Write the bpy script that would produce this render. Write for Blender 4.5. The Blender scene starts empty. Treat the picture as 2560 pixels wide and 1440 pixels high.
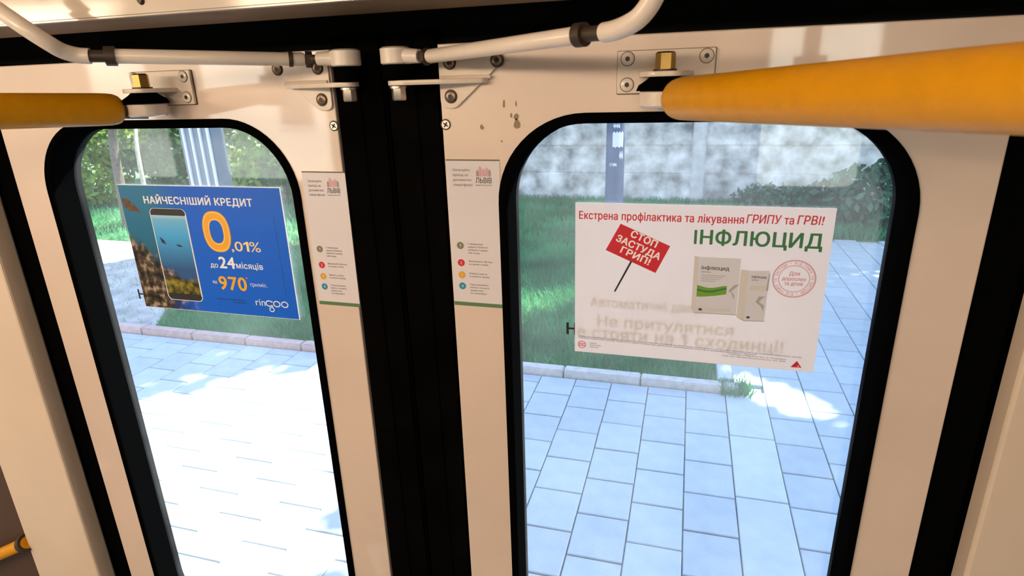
import bpy, bmesh, math, random, mathutils.geometry
import numpy as np
from mathutils import Vector, Matrix

random.seed(7)
rng = np.random.default_rng(11)
sc = bpy.context.scene
COL = sc.collection

# ------------------------------------------------------------------ camera
CAMLOC = Vector((0.3822, -0.745, 2.10))
PITCH, YAW, ROLL = math.radians(18.805), math.radians(-16.440), math.radians(-1.784)
fwd = Vector((math.sin(YAW) * math.cos(PITCH), math.cos(YAW) * math.cos(PITCH), -math.sin(PITCH)))
rt = Vector((math.cos(YAW), -math.sin(YAW), 0))
up = rt.cross(fwd)
rt2 = math.cos(ROLL) * rt + math.sin(ROLL) * up
up2 = -math.sin(ROLL) * rt + math.cos(ROLL) * up
cam = bpy.data.cameras.new('camera')
cam.sensor_width = 36
cam.lens = 21.24
cam.clip_start = 0.02
cam.dof.use_dof = True
cam.dof.focus_distance = 1.25
cam.dof.aperture_fstop = 12.0
camo = bpy.data.objects.new('camera', cam)
COL.objects.link(camo)
m = Matrix.Identity(4)
for i in range(3):
    m[i][0], m[i][1], m[i][2], m[i][3] = rt2[i], up2[i], -fwd[i], CAMLOC[i]
camo.matrix_world = m
sc.camera = camo

# ------------------------------------------------------------------ sky, sun, exposure
w = bpy.data.worlds.new('sky')
sc.world = w
w.use_nodes = True
nt = w.node_tree
bg = nt.nodes['Background']
sky = nt.nodes.new('ShaderNodeTexSky')
sky.sky_type = 'NISHITA'
sky.sun_disc = False
sky.sun_elevation = math.radians(52)
sky.sun_rotation = math.radians(45)
nt.links.new(sky.outputs[0], bg.inputs[0])
bg.inputs[1].default_value = 0.85

SUN = Vector((0.45, 0.45, 0.77)).normalized()          # direction towards the sun
sl = bpy.data.lights.new('sun', 'SUN')
sl.energy = 21.0
sl.angle = math.radians(0.6)
sl.color = (1.0, 0.94, 0.84)
so = bpy.data.objects.new('sun', sl)
COL.objects.link(so)
so.rotation_euler = (-SUN).to_track_quat('-Z', 'Y').to_euler()
so.location = (4, 6, 12)

vs = sc.view_settings
sc.display_settings.display_device = 'sRGB'
vs.view_transform = 'Standard'
vs.look = 'None'
vs.exposure = 0.0
vs.gamma = 1.0
vs.use_curve_mapping = False

# ------------------------------------------------------------------ helpers
def link(o, parent=None):
    COL.objects.link(o)
    if parent is not None:
        o.parent = parent
    return o

def tag(o, label=None, cat=None, group=None, kind=None):
    if label: o['label'] = label
    if cat: o['category'] = cat
    if group: o['group'] = group
    if kind: o['kind'] = kind
    return o

def empty(name, loc=(0, 0, 0), rz=0.0, parent=None):
    o = bpy.data.objects.new(name, None)
    o.empty_display_size = 0.05
    o.location = loc
    o.rotation_euler = (0, 0, rz)
    return link(o, parent)

def mobj(name, verts, faces, mat, parent=None, smooth=False, loc=(0, 0, 0)):
    me = bpy.data.meshes.new(name)
    me.from_pydata([tuple(v) for v in verts], [], faces)
    if smooth:
        me.polygons.foreach_set('use_smooth', [True] * len(me.polygons))
    me.materials.append(mat)
    me.update()
    o = bpy.data.objects.new(name, me)
    o.location = loc
    return link(o, parent)

def smooth_angle(o, ang=35):
    me = o.data
    me.polygons.foreach_set('use_smooth', [True] * len(me.polygons))
    me.set_sharp_from_angle(angle=math.radians(ang))

def flat_faces(o):
    for p in o.data.polygons:
        if max(abs(q) for q in p.normal) > .995: p.use_smooth = False

def box(name, lo, hi, mat, parent=None, bev=0.0, seg=2, loc=(0, 0, 0)):
    bm = bmesh.new()
    bmesh.ops.create_cube(bm, size=1)
    c = [(a + b) / 2 for a, b in zip(lo, hi)]
    s = [abs(b - a) for a, b in zip(lo, hi)]
    for v in bm.verts:
        v.co = Vector((v.co.x * s[0] + c[0], v.co.y * s[1] + c[1], v.co.z * s[2] + c[2]))
    if bev:
        bmesh.ops.bevel(bm, geom=bm.edges[:], offset=bev, segments=seg, affect='EDGES', clamp_overlap=True)
    me = bpy.data.meshes.new(name)
    bm.to_mesh(me); bm.free()
    me.materials.append(mat)
    o = bpy.data.objects.new(name, me)
    o.location = loc
    link(o, parent)
    if bev:
        smooth_angle(o); flat_faces(o)
    return o

def tube(name, pts, r, mat, parent=None, n=20, caps=True, loc=(0, 0, 0), up=None):
    """sweep of a circle along points; r one radius or one per point"""
    P = [Vector(p) for p in pts]
    R = [r] * len(P) if not hasattr(r, '__len__') else list(r)
    vs_, fs = [], []
    nrm = None
    for i, p in enumerate(P):
        if i == 0: t = P[1] - P[0]
        elif i == len(P) - 1: t = P[-1] - P[-2]
        else: t = (P[i + 1] - P[i]).normalized() + (P[i] - P[i - 1]).normalized()
        if t.length < 1e-9: t = Vector((0, 0, 1))
        t.normalize()
        if nrm is None:
            a = Vector(up) if up else (Vector((0, 0, 1)) if abs(t.z) < .9 else Vector((0, 1, 0)))
            nrm = (a - t * a.dot(t)).normalized()
        else:
            nrm = (nrm - t * nrm.dot(t)).normalized()
        b = t.cross(nrm)
        for k in range(n):
            a = 2 * math.pi * k / n
            vs_.append(p + R[i] * (math.cos(a) * nrm + math.sin(a) * b))
    for i in range(len(P) - 1):
        for k in range(n):
            k2 = (k + 1) % n
            fs.append((i * n + k, i * n + k2, (i + 1) * n + k2, (i + 1) * n + k))
    if caps:
        fs.append(tuple(range(n - 1, -1, -1)))
        fs.append(tuple((len(P) - 1) * n + k for k in range(n)))
    o = mobj(name, vs_, fs, mat, parent, loc=loc)
    smooth_angle(o, 40)
    return o

def spline(pts, k=8):
    """Catmull-Rom through points"""
    P = [np.array(p, float) for p in pts]
    P = [2 * P[0] - P[1]] + P + [2 * P[-1] - P[-2]]
    out = []
    for i in range(1, len(P) - 2):
        for j in range(k):
            t = j / k
            out.append(.5 * (2 * P[i] + (P[i + 1] - P[i - 1]) * t + (2 * P[i - 1] - 5 * P[i] + 4 * P[i + 1] - P[i + 2]) * t * t
                             + (-P[i - 1] + 3 * P[i] - 3 * P[i + 1] + P[i + 2]) * t ** 3))
    out.append(P[-2])
    return out

def rrect(x0, z0, x1, z1, r, n=14):
    out = []
    for cx, cz, a0 in ((x1 - r, z1 - r, 0), (x0 + r, z1 - r, 90), (x0 + r, z0 + r, 180), (x1 - r, z0 + r, 270)):
        for k in range(n + 1):
            a = math.radians(a0 + 90 * k / n)
            out.append((cx + r * math.cos(a), cz + r * math.sin(a)))
    return out

def roundpoly(pts, r, n=5):
    out = []
    N = len(pts)
    rr = r if hasattr(r, '__len__') else [r] * N
    for i in range(N):
        p = Vector(pts[i]); a = Vector(pts[i - 1]) - p; b = Vector(pts[(i + 1) % N]) - p
        if rr[i] <= 0: out.append(tuple(p)); continue
        la, lb = a.length, b.length
        a.normalize(); b.normalize()
        half = math.acos(max(-1, min(1, a.dot(b)))) / 2
        d = min(rr[i] / math.tan(half), .49 * la, .49 * lb)
        s, e = p + a * d, p + b * d
        for k in range(n + 1):
            t = k / n
            out.append(tuple((1 - t) ** 2 * s + 2 * t * (1 - t) * p + t * t * e))
    return out

def circ(cx, cz, r, n=40, rz=None):
    rz = rz or r
    return [(cx + r * math.cos(2 * math.pi * k / n), cz + rz * math.sin(2 * math.pi * k / n)) for k in range(n)]

def plate(name, loops, thick, mat, parent=None, loc=(0, 0, 0), axis='Y', bev=0.0):
    """flat plate with holes: loops in the plane, solid of the given thickness centred on loc.
    axis 'Y': loops are (x, z) and the plate is upright; axis 'Z': loops are (x, y), plate lies flat"""
    cu = bpy.data.curves.new(name, 'CURVE')
    cu.dimensions = '2D'
    cu.fill_mode = 'BOTH'
    cu.extrude = max(thick / 2 - bev, 0)
    cu.bevel_depth = bev
    cu.bevel_resolution = 1
    cu.offset = -bev
    for lp in loops:
        s = cu.splines.new('POLY')
        s.points.add(len(lp) - 1)
        for q, (a, b) in zip(s.points, lp):
            q.co = (a, b, 0, 1)
        s.use_cyclic_u = True
    tmp = bpy.data.objects.new('tmp', cu)
    COL.objects.link(tmp)
    dg = bpy.context.evaluated_depsgraph_get()
    me = bpy.data.meshes.new_from_object(tmp.evaluated_get(dg))
    bpy.data.objects.remove(tmp); bpy.data.curves.remove(cu)
    if axis == 'Y':
        me.transform(Matrix(((1, 0, 0, 0), (0, 0, -1, 0), (0, 1, 0, 0), (0, 0, 0, 1))))
    me.name = name
    me.materials.clear(); me.materials.append(mat)
    o = bpy.data.objects.new(name, me)
    o.location = loc
    link(o, parent)
    if thick > 0:
        bm = bmesh.new(); bm.from_mesh(me); bmesh.ops.remove_doubles(bm, verts=bm.verts, dist=1e-6)
        bm.to_mesh(me); bm.free()
        smooth_angle(o, 30); flat_faces(o)
    return o

def sheet(name, pts, mat, parent, y, dz=0.0):
    """flat print: a polygon in (x, z) on the plane y, facing -y"""
    v = [(a, y, b) for a, b in pts]
    o = mobj(name, v, [tuple(range(len(v)))], mat, parent)
    n = o.data.polygons[0].normal
    if n.y > 0: o.data.flip_normals()
    return o

GLYPHS = {}
def _outline(body):
    cu = bpy.data.curves.new('glyph', 'FONT')
    cu.body = body
    cu.resolution_u = 3
    cu.fill_mode = 'NONE'
    tmp = bpy.data.objects.new('tmp', cu)
    COL.objects.link(tmp)
    dg = bpy.context.evaluated_depsgraph_get()
    me = bpy.data.meshes.new_from_object(tmp.evaluated_get(dg))
    bpy.data.objects.remove(tmp); bpy.data.curves.remove(cu)
    co = [(v.co.x, v.co.y) for v in me.vertices]
    nxt = {e.vertices[0]: e.vertices[1] for e in me.edges}
    loops, seen = [], set()
    # each outline is a run of consecutive vertices
    adj = {}
    for e in me.edges:
        adj.setdefault(e.vertices[0], []).append(e.vertices[1]); adj.setdefault(e.vertices[1], []).append(e.vertices[0])
    for v0 in range(len(co)):
        if v0 in seen or v0 not in adj: continue
        lp, prev, cur = [v0], None, v0
        seen.add(v0)
        cur2 = v0 + 1 if (v0 + 1) in adj[v0] else adj[v0][0]
        while cur2 not in seen:
            lp.append(cur2); seen.add(cur2)
            opts = [q for q in adj[cur2] if q not in seen]
            if not opts: break
            cur2 = cur2 + 1 if (cur2 + 1) in opts else opts[0]
        loops.append([co[q] for q in lp])
    bpy.data.meshes.remove(me)
    return loops
_BAR = min(p[0] for l in _outline('|') for p in l)
def glyph(ch):
    """filled outline of one character: points, triangles, advance"""
    if ch in GLYPHS: return GLYPHS[ch]
    adv = min(p[0] for l in _outline(ch + '|')[-1:] for p in l) - _BAR
    if ch == 'І':
        GLYPHS[ch] = (np.array([(.09, 0), (.17, 0), (.17, .70), (.09, .70)]), [(0, 1, 2), (0, 2, 3)], .26); return GLYPHS[ch]
    if ch == '1':
        V = np.array([(.20, 0), (.32, 0), (.32, .70), (.22, .70), (.04, .58), (.04, .46), (.20, .55)]); T = [(0, 1, 2), (0, 2, 6), (2, 3, 6), (3, 4, 6), (4, 5, 6)]
        GLYPHS[ch] = (V, T, .46); return GLYPHS[ch]
    loops = _outline(ch) if ch != ' ' else []
    vs_, es = [], []
    for lp in loops:
        n0 = len(vs_)
        vs_ += [Vector(p) for p in lp]
        es += [(n0 + k, n0 + (k + 1) % len(lp)) for k in range(len(lp))]
    if not vs_:
        GLYPHS[ch] = (np.zeros((0, 2)), [], adv); return GLYPHS[ch]
    ov, _, of, *_ = mathutils.geometry.delaunay_2d_cdt(vs_, es, [], 0, 1e-5)
    ov = np.array([tuple(v) for v in ov])
    T = []
    for f in of:
        c = ov[list(f)].mean(0)
        wn = 0
        for lp in loops:
            for k in range(len(lp)):
                (x0, y0), (x1, y1) = lp[k], lp[(k + 1) % len(lp)]
                if (y0 <= c[1]) != (y1 <= c[1]):
                    xx = x0 + (c[1] - y0) / (y1 - y0) * (x1 - x0)
                    if xx > c[0]: wn += 1 if y1 > y0 else -1
        if wn: T.append(tuple(f))
    GLYPHS[ch] = (ov, T, adv)
    return GLYPHS[ch]

def text(body, x, z, cap, mat, parent, y, width=None, bold=0.0, shear=0.0, rot=0.0, align='L', res=3, name='lettering'):
    """flat printed lettering, baseline at (x, z) in the parent's plane y; cap = capital height"""
    pts, polys, pen = [], [], 0.0
    n = 0
    for ch in body:
        gv_, gt, adv = glyph(ch)
        if len(gv_):
            pts.append(gv_ + np.array([pen, 0]))
            polys += [tuple(q + n for q in t_) for t_ in gt]
            n += len(gv_)
        pen += adv + (.03 if bold > .015 else 0)
    a = np.concatenate(pts)
    a[:, 0] += shear * a[:, 1]
    s = cap / 0.70
    x0, x1 = a[:, 0].min(), a[:, 0].max()
    sx = width / (x1 - x0) if width else s
    px = (a[:, 0] - x0) * sx
    if align == 'C': px -= (x1 - x0) * sx / 2
    if align == 'R': px -= (x1 - x0) * sx
    pz = a[:, 1] * s
    copies = [(0, 0)]
    if bold >= .006:
        q = min(bold, .035) * cap / .7
        copies = [(-q, 0), (q, 0), (0, q * .6), (0, -q * .6)]
        if bold > .015: copies += [(-q * .7, q * .6), (q * .7, q * .6), (-q * .7, -q * .6), (q * .7, -q * .6)]
    c_, s_ = math.cos(rot), math.sin(rot)
    V, F = [], []
    for i, (dx, dz) in enumerate(copies):
        X_, Z_ = px + dx, pz + dz
        V.append(np.stack([x + X_ * c_ - Z_ * s_, np.full(n, y - .000004 * i), z + X_ * s_ + Z_ * c_], 1))
        F += [tuple(q + i * n for q in p) for p in polys]
    me = bpy.data.meshes.new(name)
    me.from_pydata(np.concatenate(V).tolist(), [], F)
    me.materials.append(mat)
    me.update()
    return link(bpy.data.objects.new(name, me), parent)

# ------------------------------------------------------------------ materials
def mat(name, col, rough=.5, metal=0.0, noise=None, coat=0.0, coatr=.1, bump=None, spec=.5, rand=0.0, trans=0.0):
    """noise = (scale, amount): mottles the colour; bump = (scale, strength); rand: per-object value jitter"""
    M = bpy.data.materials.new(name)
    M.use_nodes = True
    nt = M.node_tree
    b = nt.nodes['Principled BSDF']
    b.inputs['Base Color'].default_value = (*col, 1)
    b.inputs['Roughness'].default_value = rough
    b.inputs['Metallic'].default_value = metal
    b.inputs['Coat Weight'].default_value = coat
    b.inputs['Coat Roughness'].default_value = coatr
    b.inputs['Specular IOR Level'].default_value = spec
    src = None
    tc = nt.nodes.new('ShaderNodeTexCoord')
    if noise:
        n = nt.nodes.new('ShaderNodeTexNoise')
        n.inputs['Scale'].default_value = noise[0]
        n.inputs['Detail'].default_value = 6
        nt.links.new(tc.outputs['Object'], n.inputs['Vector'])
        mr = nt.nodes.new('ShaderNodeMapRange')
        mr.inputs[1].default_value = .3; mr.inputs[2].default_value = .7
        mr.inputs[3].default_value = 1 - noise[1]; mr.inputs[4].default_value = 1 + noise[1]
        nt.links.new(n.outputs[0], mr.inputs[0])
        src = mr.outputs[0]
    if rand:
        oi = nt.nodes.new('ShaderNodeObjectInfo')
        mr2 = nt.nodes.new('ShaderNodeMapRange')
        mr2.inputs[3].default_value = 1 - rand; mr2.inputs[4].default_value = 1 + rand
        nt.links.new(oi.outputs['Random'], mr2.inputs[0])
        if src is None: src = mr2.outputs[0]
        else:
            mu = nt.nodes.new('ShaderNodeMath'); mu.operation = 'MULTIPLY'
            nt.links.new(src, mu.inputs[0]); nt.links.new(mr2.outputs[0], mu.inputs[1])
            src = mu.outputs[0]
    if src is not None:
        mx = nt.nodes.new('ShaderNodeVectorMath'); mx.operation = 'SCALE'
        mx.inputs[0].default_value = col
        nt.links.new(src, mx.inputs['Scale'])
        nt.links.new(mx.outputs[0], b.inputs['Base Color'])
    if bump:
        n2 = nt.nodes.new('ShaderNodeTexNoise')
        n2.inputs['Scale'].default_value = bump[0]
        n2.inputs['Detail'].default_value = 4
        nt.links.new(tc.outputs['Object'], n2.inputs['Vector'])
        bp = nt.nodes.new('ShaderNodeBump')
        bp.inputs['Strength'].default_value = bump[1]
        bp.inputs['Distance'].default_value = .01
        nt.links.new(n2.outputs[0], bp.inputs['Height'])
        nt.links.new(bp.outputs[0], b.inputs['Normal'])
    if trans:
        t = nt.nodes.new('ShaderNodeBsdfTranslucent')
        t.inputs[0].default_value = (*col, 1)
        if src is not None: nt.links.new(mx.outputs[0], t.inputs[0])
        ms = nt.nodes.new('ShaderNodeMixShader'); ms.inputs[0].default_value = trans
        nt.links.new(b.outputs[0], ms.inputs[1]); nt.links.new(t.outputs[0], ms.inputs[2])
        nt.links.new(ms.outputs[0], nt.nodes['Material Output'].inputs[0])
    return M

PAINT = mat('cream_paint', (.77, .60, .495), .40, noise=(5, .05), coat=1.0, coatr=.05, bump=(9, .006), spec=1.0)
PAINT.node_tree.nodes['Principled BSDF'].inputs['Coat IOR'].default_value = 1.75
PAINT_DULL = mat('cream_paint_dull', (.70, .56, .44), .45, noise=(4, .05), coat=.2)
ROD = mat('white_rod_paint', (.80, .69, .60), .35, noise=(30, .05), coat=.3)
BRACKET = mat('bracket_paint', (.76, .64, .54), .35, noise=(40, .06), coat=.4)
RUBBER = mat('black_rubber', (.0018, .0018, .002), .9, spec=.0)
RUBBER_SEAL = mat('black_seal_rubber', (.0025, .0022, .002), .8, noise=(9, .4), spec=.0)
BLACKVOID = mat('matt_black', (.004, .004, .004), .9, spec=.05)
YELLOW = mat('yellow_plastic', (.70, .30, .001), .42, noise=(60, .05), bump=(220, .03), spec=.22)
STEEL = mat('zinc_steel', (.62, .58, .52), .35, metal=1.0, noise=(80, .1))
DARKSTEEL = mat('contact_shade', (.055, .036, .024), .5, metal=.3)
BRASS = mat('yellow_zinc', (.42, .27, .085), .38, metal=1.0)
FASCIA = mat('fascia_panel', (.50, .41, .33), .4, noise=(6, .05), coat=.3)
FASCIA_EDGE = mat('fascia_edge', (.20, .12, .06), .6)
INTERIOR = mat('interior_laminate', (.62, .54, .45), .6)
FLOORM = mat('rubber_floor', (.10, .10, .10), .8, noise=(120, .3))
BROWN = mat('brown_panel', (.07, .035, .02), .5)
SCUFF = mat('scuff', (.30, .22, .15), .7)
PAPER = mat('sticker_paper', (.74, .68, .72), .4, coat=.15)
WHITEPAPER = mat('poster_white_paper', (.86, .84, .90), .3, noise=(9, .02), trans=.2, coat=.3)
CARTON = mat('carton_print', (.76, .75, .80), .4, trans=.2)
BLACKINK = mat('black_ink', (.012, .012, .012), .5)
GREYINK = mat('grey_ink', (.10, .09, .09), .5)
LIGHTGREYINK = mat('light_grey_ink', (.42, .41, .41), .5)
PALEGREYINK = mat('pale_grey_ink', (.66, .64, .63), .5)
REDINK = mat('red_ink', (.62, .012, .03), .45)
PINKINK = mat('stamp_ink', (.62, .20, .20), .5)
PINKLOGO = mat('pink_logo_ink', (.66, .38, .42), .5)
GREYLOGO = mat('mauve_logo_ink', (.36, .30, .30), .5)
GREENINK = mat('green_ink', (.035, .19, .065), .45)
OLIVEINK = mat('olive_ink', (.20, .20, .11), .5)
DARKOLIVE = mat('dark_olive_ink', (.10, .09, .03), .5)
STRIPGREEN = mat('strip_green_ink', (.10, .20, .09), .5)
AMBERINK = mat('amber_ink', (.75, .36, .02), .45)
ORANGEINK = mat('orange_ink', (.90, .42, .01), .4)
PALEORANGE = mat('pale_orange_ink', (.95, .72, .34), .4)
TEALINK = mat('teal_ink', (.02, .27, .40), .45)
WHITEINK = mat('white_ink', (.90, .90, .96), .45)
LEAFGREEN = mat('leaf_green_ink', (.16, .36, .03), .45)
NAVYINK = mat('navy_ink', (.008, .02, .09), .45)

def glass_mat():
    M = bpy.data.materials.new('door_glass')
    M.use_nodes = True
    nt = M.node_tree
    nt.nodes.remove(nt.nodes['Principled BSDF'])
    tr = nt.nodes.new('ShaderNodeBsdfTransparent'); tr.inputs[0].default_value = (.93, .97, .975, 1)
    gl = nt.nodes.new('ShaderNodeBsdfGlossy'); gl.inputs['Roughness'].default_value = .02
    df = nt.nodes.new('ShaderNodeBsdfDiffuse'); df.inputs[0].default_value = (.8, .82, .85, 1)
    tl = nt.nodes.new('ShaderNodeBsdfTranslucent'); tl.inputs[0].default_value = (.85, .9, .95, 1)
    n = nt.nodes.new('ShaderNodeTexNoise'); n.inputs['Scale'].default_value = 7; n.inputs['Detail'].default_value = 5
    tc = nt.nodes.new('ShaderNodeTexCoord'); nt.links.new(tc.outputs['Object'], n.inputs['Vector'])
    mr = nt.nodes.new('ShaderNodeMapRange')
    mr.inputs[1].default_value = .35; mr.inputs[2].default_value = .75
    mr.inputs[3].default_value = .012; mr.inputs[4].default_value = .045
    nt.links.new(n.outputs[0], mr.inputs[0])
    lw = nt.nodes.new('ShaderNodeLayerWeight'); lw.inputs[0].default_value = .5
    pw = nt.nodes.new('ShaderNodeMath'); pw.operation = 'POWER'; pw.inputs[1].default_value = 5.0
    nt.links.new(lw.outputs['Facing'], pw.inputs[0])
    fr = nt.nodes.new('ShaderNodeMath'); fr.operation = 'MULTIPLY_ADD'; fr.inputs[1].default_value = .9; fr.inputs[2].default_value = .04
    nt.links.new(pw.outputs[0], fr.inputs[0])
    md = nt.nodes.new('ShaderNodeMixShader'); md.inputs[0].default_value = .6
    nt.links.new(df.outputs[0], md.inputs[1]); nt.links.new(tl.outputs[0], md.inputs[2])
    m1 = nt.nodes.new('ShaderNodeMixShader'); nt.links.new(mr.outputs[0], m1.inputs[0])
    nt.links.new(tr.outputs[0], m1.inputs[1]); nt.links.new(md.outputs[0], m1.inputs[2])
    m2 = nt.nodes.new('ShaderNodeMixShader'); nt.links.new(fr.outputs[0], m2.inputs[0])
    nt.links.new(m1.outputs[0], m2.inputs[1]); nt.links.new(gl.outputs[0], m2.inputs[2])
    nt.links.new(m2.outputs[0], nt.nodes['Material Output'].inputs[0])
    return M
GLASS = glass_mat()

# ------------------------------------------------------------------ outside ground and pavement
CONC = mat('paver_concrete', (.42, .47, .52), .85, noise=(9, .07), rand=.06, bump=(60, .15))
CONC2 = mat('pale_paver_concrete', (.47, .52, .56), .85, noise=(12, .06), rand=.04)
JOINT = mat('sand_joint', (.38, .40, .43), .95, noise=(30, .2))
KERB_RED = mat('reddish_kerb_concrete', (.50, .35, .33), .85, noise=(20, .15), rand=.06, bump=(40, .3))
KERB = mat('kerb_concrete', (.50, .46, .45), .85, noise=(20, .15), rand=.06, bump=(40, .3))
SOIL = mat('lawn_soil', (.10, .16, .05), .95, noise=(3, .4))
ASPHALT = mat('asphalt', (.10, .10, .10), .9, noise=(40, .2))
FENCE = mat('fence_concrete', (.60, .56, .57), .9, noise=(3.6, .6), rand=.08, bump=(14, .4))
FENCEPOST = mat('fence_post_concrete', (.68, .64, .66), .9, noise=(7, .16))

earth = box('ground', (-26, .30, -.30), (18, 26, -.035), SOIL)
tag(earth, kind='structure')
road = box('road', (-26, -20, -.34), (18, .30, -.14), ASPHALT)
tag(road, kind='structure')
bed = box('pavement', (-7.2, .30, -.20), (6.2, 3.24, -.030), JOINT)
tag(bed, kind='structure')
bed2 = box('side_path', (.78, 3.24, -.20), (6.2, 7.95, -.030), JOINT)
tag(bed2, kind='structure')
PW, PL = .262, .298
def paver_mesh(wx, ly, name, matl):
    bm = bmesh.new()
    bmesh.ops.create_cube(bm, size=1)
    for v in bm.verts:
        v.co = Vector((v.co.x * (wx - .006), v.co.y * (ly - .009), v.co.z * .05 - .025))
    top = [e for e in bm.edges if all(v.co.z > -.01 for v in e.verts)]
    bmesh.ops.bevel(bm, geom=top, offset=.004, segments=1, affect='EDGES')
    me = bpy.data.meshes.new(name); bm.to_mesh(me); bm.free()
    me.materials.append(matl)
    return me
PM = paver_mesh(PW, PL, 'paver', CONC)
PM2 = paver_mesh(.262, .60, 'paver', CONC2)
cells, cut = [], []
x_start = -2.416 - 18 * PW
for i in range(52):
    cx = x_start + (i + .5) * PW
    if cx > 5.9: break
    for j in range(-1, 28):
        cy = .62 + j * PL + (PL / 2 if i % 2 else 0) - .012
        if cy - PL / 2 < .30: continue
        if .70 < cx < .95 and cy < 3.24: continue
        lim = 3.245 if cx < .75 else 7.95
        if cx > .70 and cx < .95 and cy - PL / 2 < 3.42: continue
        if cy + PL / 2 > lim:
            if lim - (cy - PL / 2) > .03 and cx < .75: cut.append((cx, cy - PL / 2, lim))
            continue
        cells.append((cx, cy))
def pxy(x, y, z=0.0):
    d = Vector((x, y, z)) - CAMLOC
    q = d.dot(fwd)
    if q < .05: return None
    return (1280 + 1510.4 * d.dot(rt2) / q, 720 - 1510.4 * d.dot(up2) / q, q)
near, rest = [], []
for c in cells:
    p = pxy(*c)
    a, b = atg = (0, 0)
    # which pavers can be seen through the two door windows
    d = Vector((c[0], c[1], 0)) - CAMLOC
    t = (0 - CAMLOC.y) / d.y
    xp = CAMLOC.x + d.x * t
    seen = (-.64 < xp < -.13) or (.13 < xp < .65)
    (near if seen and p and p[1] < 1500 else rest).append((p[2] if p else 99, c))
near.sort()
parts, more = near[:270], near[270:]
for d_, (cx, cy) in parts:
    o = bpy.data.objects.new('paver', PM)
    o.location = (cx, cy, random.uniform(-.0015, .0015))
    o.rotation_euler = (random.uniform(-.004, .004), random.uniform(-.004, .004), random.uniform(-.006, .006))
    link(o, bed if cy < 3.24 else bed2)
for cx, y0_, y1_ in cut:                                              # pavers cut to fit along the kerb
    if -5.2 < cx:
        o = bpy.data.objects.new('paver', paver_mesh(PW, y1_ - y0_, 'paver', CONC))
        o.location = (cx, (y0_ + y1_) / 2, 0)
        link(o, bed)
# the remaining pavers, joined
bm = bmesh.new()
for d_, (cx, cy) in more + rest:
    n0 = len(bm.verts)
    bm.from_mesh(PM)
    bm.verts.ensure_lookup_table()
    for v in bm.verts[n0:]: v.co += Vector((cx, cy, 0))
me = bpy.data.meshes.new('far_pavers'); bm.to_mesh(me); bm.free(); me.materials.append(CONC)
tag(link(bpy.data.objects.new('far_pavers', me), bed), kind='stuff')
for k in range(13):                                                   # pale flush strip leading to the lawn corner
    o = bpy.data.objects.new('edging_slab', PM2)
    o.location = (.859, .62 + k * .60, .002)
    if .62 + k * .6 > 3.3: break
    link(o, bed)

kerb = empty('kerb', (-1.0, 3.30, 0))
tag(kerb, 'low concrete kerb of short stones edging the lawn along the pavement', 'kerb')
kx = -7.2
while kx < .78:
    L_ = min(.565, .82 - kx)
    box('kerb_stone', (kx + .003, -.045, -.06), (kx + L_ - .003, .045, .055 + random.uniform(-.003, .003)), KERB if kx > -2.3 else KERB_RED, kerb, .008).location = (1.0, 0, 0)
    kx += .565
sk = empty('side_kerb', (.73, 5.5, 0))
tag(sk, 'pale kerb running away from the corner of the lawn towards the fence', 'kerb')
ky = 3.36
while ky < 7.6:
    box('kerb_stone', (-.05, ky - 5.5 + .003, -.06), (.05, ky - 5.5 + .555, .06), CONC2, sk, .008)
    ky += .56

# ------------------------------------------------------------------ lawn grass (countless blades)
GRASS = mat('grass_blades', (.075, .31, .13), .6, noise=(1.2, .45), trans=.3)
def blades(n, x0, x1, y0, y1, h0, h1, wd):
    x = rng.uniform(x0, x1, n); y = rng.uniform(y0, y1, n)
    h = rng.uniform(h0, h1, n); a = rng.uniform(0, 2 * np.pi, n); ln = rng.normal(0, .5, (n, 2))
    dx, dy = np.cos(a) * wd, np.sin(a) * wd
    v = np.empty((n, 4, 3), 'f')
    v[:, 0] = np.stack([x - dx, y - dy, np.full(n, -.03)], 1)
    v[:, 1] = np.stack([x + dx, y + dy, np.full(n, -.03)], 1)
    v[:, 2] = np.stack([x + dx * .4 + ln[:, 0] * h, y + dy * .4 + ln[:, 1] * h, h], 1)
    v[:, 3] = np.stack([x - dx * .4 + ln[:, 0] * h, y - dy * .4 + ln[:, 1] * h, h], 1)
    return v
def quads(name, v, matl, parent=None, loc=(0, 0, 0)):
    n = len(v)
    me = bpy.data.meshes.new(name)
    me.vertices.add(n * 4); me.vertices.foreach_set('co', v.astype('f').ravel())
    me.loops.add(n * 4); me.loops.foreach_set('vertex_index', np.arange(n * 4, dtype='i'))
    me.polygons.add(n); me.polygons.foreach_set('loop_start', np.arange(0, n * 4, 4, dtype='i'))
    me.update(calc_edges=True); me.validate()
    me.materials.append(matl)
    o = bpy.data.objects.new(name, me); o.location = loc
    return link(o, parent)
gv = np.concatenate([
    blades(42000, -2.9, .67, 3.36, 7.0, .02, .07, .004),
    blades(16000, -4.2, 1.2, 7.0, 10.4, .03, .10, .007),
    blades(30000, -7.0, -2.2, 3.36, 5.6, .01, .05, .004),
    blades(26000, -13.0, -4.0, 5.6, 10.0, .02, .10, .007),
    blades(500, .70, .90, 3.22, 3.40, .02, .09, .004),
    blades(9000, 1.0, 5.2, 8.0, 10.4, .03, .12, .007)])
bare = [(-4.35, 3.36), (-5.0, 4.3), (-5.9, 5.5), (-6.6, 6.1), (-10.5, 6.3), (-10.5, 3.36)]
bx_, by_ = gv[:, 0, 0], gv[:, 0, 1]
ins = np.zeros(len(gv), bool)
for k in range(len(bare)):
    (xa, ya), (xb, yb) = bare[k], bare[(k + 1) % len(bare)]
    if ya == yb: continue
    c_ = (ya > by_) != (yb > by_)
    ins ^= c_ & (bx_ < (xb - xa) * (by_ - ya) / (yb - ya) + xa)
gv = gv[~ins | (rng.random(len(gv)) < .06)]
g = quads('grass', gv, GRASS)
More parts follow.
